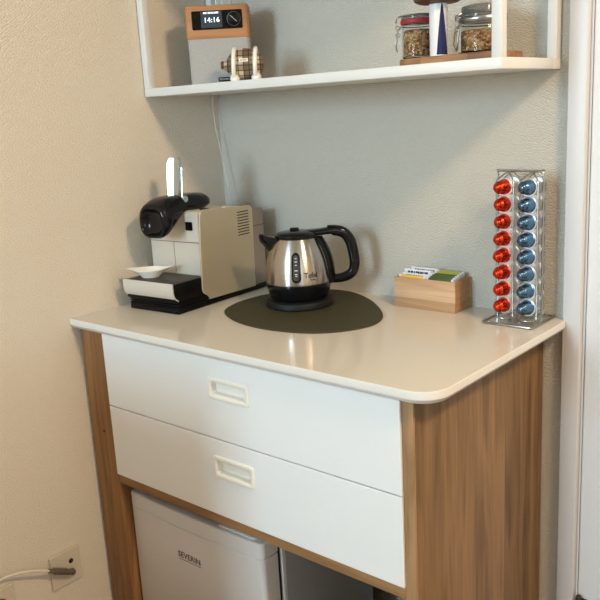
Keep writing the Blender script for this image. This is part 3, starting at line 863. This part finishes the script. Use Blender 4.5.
# ------------------------------------------------------------------ tea box and sachets
TX0, TX1, TY0, TY1, TH = 0.6150, 0.7735, -0.0775, -0.0030, 0.0700
tb = thing('tea_box', 'small bamboo box of tea sachets on the worktop against the back wall', 'box', ((TX0+TX1)/2, (TY0+TY1)/2, H))
bw, bd_ = (TX1-TX0)/2, (TY1-TY0)/2; t = .0055
for y0 in (-bd_, bd_-t):
    @obj('long_side', M['bamboo'], tb)
    def _(bm): add_box(bm, -bw, bw, y0, y0+t, 0.0003, TH, .0006)
for x0 in (-bw, bw-t):
    @obj('short_side', M['bamboo_side'], tb)
    def _(bm): add_box(bm, x0, x0+t, -bd_+t, bd_-t, 0.0003, TH-.0005, .0004)
@obj('bottom', M['bamboo'], tb)
def _(bm): add_box(bm, -bw+t, bw-t, -bd_+t, bd_-t, 0.0003, .005)

def sachet(label, m, xc, y, w, h, tilt, z0=.0055, ends=True, group='tea sachets in the bamboo box', marks=None, rz=0.0):
    s = thing('tea_sachet', label, 'sachet', (xc, y, H+z0), rz, group); s.rotation_euler = (tilt, 0, rz)
    bm = bmesh.new(); th = .0024
    rings = []
    for z, f in ((0, .15), (.004, .7), (h*.5, 1.0), (h-.004, .7), (h, .15)):
        rings.append([(x, yy*f, z) for x, yy in ((-w/2, -th*.2), (-w/2+.006, -th), (w/2-.006, -th), (w/2, -th*.2), (w/2, th*.2), (w/2-.006, th), (-w/2+.006, th), (-w/2, th*.2))])
    loft(bm, rings); finish('packet', bm, m, s, 60)
    if ends:
        for sx in (-1, 1):
            bm = bmesh.new(); add_box(bm, min(sx*(w/2+.0005), sx*(w/2-.005)), max(sx*(w/2+.0005), sx*(w/2-.005)), -.0016, .0016, h*.02, h+.0004)
            finish('crimped_end', bm, M['t_white'], s)
    if marks:
        bm = bmesh.new(); rnd = random.Random(marks)
        x = -w/2+.010
        while x < w/2-.010:
            l = rnd.uniform(.002, .006)
            add_box(bm, x, x+l, -.0029, .0029, h-.010+rnd.uniform(0, .003), h-.0035); x += l+rnd.uniform(.001, .003)
        finish('printed_lettering', bm, M['blk_txt'], s)
    return s
xl, xr = 0.6585, 0.7305
sachet('yellow tea sachet at the front left of the bamboo box', M['t_yellow'], xl, -.0665, .069, .0690, 0)
sachet('red-edged tea sachet behind the yellow one', M['t_red'], xl, -.0585, .067, .0660, 0)
sachet('white tea sachet with black print, foremost of the white ones at the left', M['t_white'], xl, -.0500, .068, .0705, .03, marks=3)
sachet('white tea sachet with black print standing tallest at the left of the box', M['t_white'], xl+.001, -.0400, .070, .0780, .05, marks=5)
sachet('white tea sachet directly behind the tallest one', M['t_white'], xl, -.0310, .069, .0755, .04, marks=8)
sachet('rearmost white tea sachet with a dark edge at the left', M['t_white'], xl+.006, -.0205, .070, .0790, .02, marks=11)
sachet('foremost green and white tea sachet at the right of the box', M['t_green'], xr, -.0665, .068, .0680, 0)
sachet('dark green tea sachet second from the front at the right', M['t_green'], xr, -.0570, .068, .0705, .03)
sachet('dark green tea sachet third from the front at the right', M['t_green'], xr, -.0470, .068, .0725, .04)
sachet('dark green tea sachet in front of the yellow-green ones', M['t_green'], xr, -.0370, .068, .0735, .04)
sachet('yellow-green tea sachet in the middle of the right row', M['t_olive'], xr, -.0270, .068, .0755, .03)
sachet('rearmost yellow-green tea sachet at the right of the box', M['t_olive'], xr, -.0175, .068, .0765, .02)

# ------------------------------------------------------------------ capsule rack
rk = thing('capsule_rack', 'tall steel wire capsule rack holding two columns, at the right end of the worktop', 'rack', (0.9150, -0.0565, H))
@obj('base_frame', M['wire'], rk)
def _(bm):
    P = rrect(-.0555, .0560, -.0600, .0510, .006, 4); tube(bm, [(x, y, .0030) for x, y in P], .0022, 8, True)
@obj('base_plate', M['wire_plate'], rk)
def _(bm): add_box(bm, -.0545, .0550, -.059, .050, .0012, .0024)
@obj('portal_frame', M['wire'], rk)
def _(bm):
    tube(bm, fillet([(-.0515, .004, .003), (-.0515, .004, .312), (.0515, -.006, .312), (.0515, -.006, .003)], .006, 5), .0024, 10)
    tube(bm, [(-.0515, .004, .312), (-.0515, .004, .3155)], .0032, 8); tube(bm, [(.0515, -.006, .312), (.0515, -.006, .3155)], .0032, 8)
YO = {-1: -.0215, 1: .0120}
NC, PITCH, ZB = 8, .0350, .0375
CX = (-.0205, .0315)
for cx in CX:
    cg = bmesh.new()
    for sy in (-1, 1):
        yy = -.006+YO[sy]
        pts = [(cx-.0185, yy, .296), (cx-.0185, yy, .016), (cx-.0185, yy+sy*.002, .011), (cx+.0185, yy+sy*.002, .011), (cx+.0185, yy, .016), (cx+.0185, yy, .296), (cx, yy*.5, .312)]
        tube(cg, fillet(pts, .006, 4), .0013, 8)
        tube(cg, [(cx-.0185, yy, .296), (cx, yy*.5, .312)], .0013, 8)
        bow = [(cx-.0185, yy, .013), (cx-.012, yy+sy*.014, .012), (cx, yy+sy*.018, .012), (cx+.012, yy+sy*.014, .012), (cx+.0185, yy, .013)]
        tube(cg, smooth_path(bow, 5), .0015, 8)
    tube(cg, [(cx, -.003, .303), (cx, -.003, .311)], .0022, 8)
    tube(cg, [(cx, -.004, .004), (cx, -.004, .013)], .0022, 8); tube(cg, [(cx, -.027, .0115), (cx, .006, .0115)], .0013, 6)
    cage = finish('swivel_cage', cg, M['wire'], rk)
    for k in range(NC):
        for sy in (-1, 1):
            @obj('capsule_ring', M['ring'], cage)
            def _(bm):
                yy = -.006+YO[sy]
                tube(bm, [(cx+.0168*math.cos(a*PI/16), yy+sy*.0036, ZB+k*PITCH+.0168*math.sin(a*PI/16)) for a in range(32)], .0013, 6, True)

def capsule_proto(color, label, group):
    c = thing('coffee_capsule', label, 'capsule', (0, 0, 0), 0, group)
    bm = bmesh.new()
    lathe(bm, [(0, -.0285), (.0035, -.0283), (.0062, -.0272), (.0080, -.0250), (.0085, -.0228), (.0095, -.0212), (.0118, -.0198), (.0128, -.0180), (.0152, -.0022), (.0162, -.0018), (.0166, -.0009), (.0162, 0), (.0150, 0)], 36, axis='Y')
    finish('shell', bm, M[color], c, 40)
    bm = bmesh.new(); lathe(bm, [(0, .0006), (.0155, .0003), (.0163, 0.0), (.0150, -.0004), (0, -.0004)], 36, axis='Y')
    finish('foil_lid', bm, M['foil'], c)
    return c
ORD = ['lowest', 'second from the bottom', 'third from the bottom', 'fourth from the bottom', 'fourth from the top', 'third from the top', 'second from the top', 'topmost']
def copy_capsule(src):
    c = src.copy(); COL.objects.link(c)
    for ch in list(src.children):
        d = ch.copy(); COL.objects.link(d); d.parent = c
    return c
for ci, (cx, colr, word) in enumerate(((CX[0], 'red_cap', 'red'), (CX[1], 'blue_cap', 'blue'))):
    g = word+' capsules in the front of the rack'
    proto = capsule_proto(colr, 'x', g)
    for k in range(NC):
        o = proto if k == 0 else copy_capsule(proto)
        o['label'] = 'glossy %s coffee capsule, %s in the %s column of the rack' % (word, ORD[k], word)
        o.location = (.915+cx, -.0565-.006-.0215-.0010, H+ZB+k*PITCH); o.scale = (1.0, 1.1, 1.0)
        o.rotation_euler = (random.uniform(-.05, .05)+.03, random.uniform(0, 6), random.uniform(-.07, .05)-.13)
    g2 = 'silver capsules behind the %s column' % word
    proto = capsule_proto('silver_cap', 'x', g2)
    for k in range(NC):
        o = proto if k == 0 else copy_capsule(proto)
        o['label'] = 'silver coffee capsule at the rack back, %s behind the %s column' % (ORD[k], word)
        o.location = (.915+cx, -.0565-.006+.0120+.0010, H+ZB+k*PITCH)
        o.rotation_euler = (0, 0, PI)

# ------------------------------------------------------------------ sockets on the left wall
so = thing('aerial_socket', 'square cream aerial socket on the left wall with a grey plug in it', 'socket', (0, -0.646, H-0.612))
so.rotation_euler = (math.radians(0), 0, 0)
@obj('plate', M['plate_w'], so)
def _(bm): prism(bm, rrect(-.0425, .0415, -.0445, .0445, .003, 4), .0004, .0085, 'yz', .0015)
@obj('socket_hole', M['hole'], so)
def _(bm): lathe(bm, [(0, .0007), (.0062, .0007), (.0066, -.001)], 20, (.0085, .014, .013), 'X')
@obj('socket_collar', M['plug_grey'], so)
def _(bm): lathe(bm, [(.0058, .003), (.0068, .003), (.0070, 0), (.0058, 0)], 20, (.0085, .013, -.014), 'X')
so2 = thing('wall_socket', 'cream round-well power socket low on the left wall at the picture edge', 'socket', (0, -0.829, H-0.622))
@obj('plate', M['plate_w'], so2)
def _(bm): prism(bm, rrect(-.0430, .0430, -.0430, .0430, .003, 4), .0004, .0095, 'yz', .0015)
@obj('round_well', M['plug_grey'], so2)
def _(bm):
    lathe(bm, [(.0225, .0010), (.0210, .0016), (.0195, 0.0006), (.0, .0004)], 36, (.0090, 0, 0), 'X')
@obj('pin_hole', M['hole'], so2)
def _(bm): lathe(bm, [(0, .0012), (.0028, .0012), (.0028, 0)], 14, (.0094, .009, 0), 'X')
@obj('pin_hole', M['hole'], so2)
def _(bm): lathe(bm, [(0, .0012), (.0028, .0012), (.0028, 0)], 14, (.0094, -.009, 0), 'X')
ac = thing('aerial_cable', 'off-white aerial cable with a grey plug running from the socket along the left wall', 'cable', (0, -0.646, H-0.612))
@obj('cable', M['cable_w'], ac)
def _(bm): tube(bm, smooth_path([(.030, -.058, .029), (.033, -.085, .044), (.032, -.115, .057), (.027, -.145, .063), (.022, -.180, .064), (.018, -.30, .050)], 8), .0032, 10)
@obj('plug', M['plug_grey'], ac)
def _(bm):
    tube(bm, [(.0135, .012, -.015), (.024, .005, -.007), (.030, -.010, .003), (.030, -.034, .016), (.030, -.060, .030)], .0082, 14, r1=.0056)
@obj('plug_ribs', M['plug_grey'], ac)
def _(bm):
    for k in range(5):
        y = -.014-.008*k; z = .0055+.0043*k
        tube(bm, [(0.030+.0086*math.cos(a*PI/8), y, z+.0086*math.sin(a*PI/8)) for a in range(16)], .001, 6, True)

# ------------------------------------------------------------------ lights
def area(name, loc, target, size, power, color, shape='RECTANGLE', size_y=None):
    l = bpy.data.lights.new(name, 'AREA'); l.shape = shape; l.size = size
    if size_y: l.size_y = size_y
    l.energy = power; l.color = color
    o = bpy.data.objects.new(name, l); COL.objects.link(o); o.location = loc
    o.rotation_euler = (Vector(target)-Vector(loc)).to_track_quat('-Z', 'Y').to_euler(); return o
area('window_daylight', ((WX0+WX1)/2, RY-0.02, (WZ0+WZ1)/2), ((WX0+WX1)/2+.15, 0, (WZ0+WZ1)/2-.4), WX1-WX0-.1, 71, (0.60, 0.84, 1.0), size_y=WZ1-WZ0-.1)
area('side_fill', (RX-0.03, -2.6, 1.55), (0.3, -0.9, 0.9), 1.1, 9, (0.80, 0.92, 1.0), size_y=1.0)  # added cool fill for the left wall, no known source here
area('ceiling_lamp', (2.35, -0.85, H+1.56), (1.5, -0.8, 0),   .34, 36, (1.0, 0.74, 0.47), 'DISK')

w = bpy.data.worlds.new('world'); SC.world = w; w.use_nodes = True
w.node_tree.nodes['Background'].inputs[0].default_value = (0.75, 0.88, 1, 1); w.node_tree.nodes['Background'].inputs[1].default_value = 0.6

# ------------------------------------------------------------------ camera
cx_, cy_, cz_ = 1.63366, -1.59012, 0.45652+H
yaw, pitch, roll, fpx = math.radians(-40.8649), math.radians(-13.36996), math.radians(-3.16069), 800.68
cy1, sy1, cp, sp1 = math.cos(yaw), math.sin(yaw), math.cos(pitch), math.sin(pitch)
fw = Vector((sy1*cp, cy1*cp, sp1)); rt = Vector((cy1, -sy1, 0)); up = rt.cross(fw)
c_, s_ = math.cos(roll), math.sin(roll)
rt, up = rt*c_+up*s_, up*c_-rt*s_
cam = bpy.data.cameras.new('camera'); cam.sensor_width = 36; cam.lens = fpx/600*36; cam.clip_start = 0.02
co = bpy.data.objects.new('camera', cam); COL.objects.link(co)
Mx = Matrix(((rt.x, up.x, -fw.x, cx_), (rt.y, up.y, -fw.y, cy_), (rt.z, up.z, -fw.z, cz_), (0, 0, 0, 1)))
co.matrix_world = Mx
SC.camera = co

SC.view_settings.view_transform = 'Standard'; SC.view_settings.look = 'None'; SC.view_settings.gamma = 1
SC.view_settings.exposure = 0.02; SC.view_settings.use_curve_mapping = False
SC.cycles.use_denoising = True; SC.cycles.max_bounces = 8; SC.cycles.diffuse_bounces = 4
SC.cycles.sample_clamp_indirect = 6
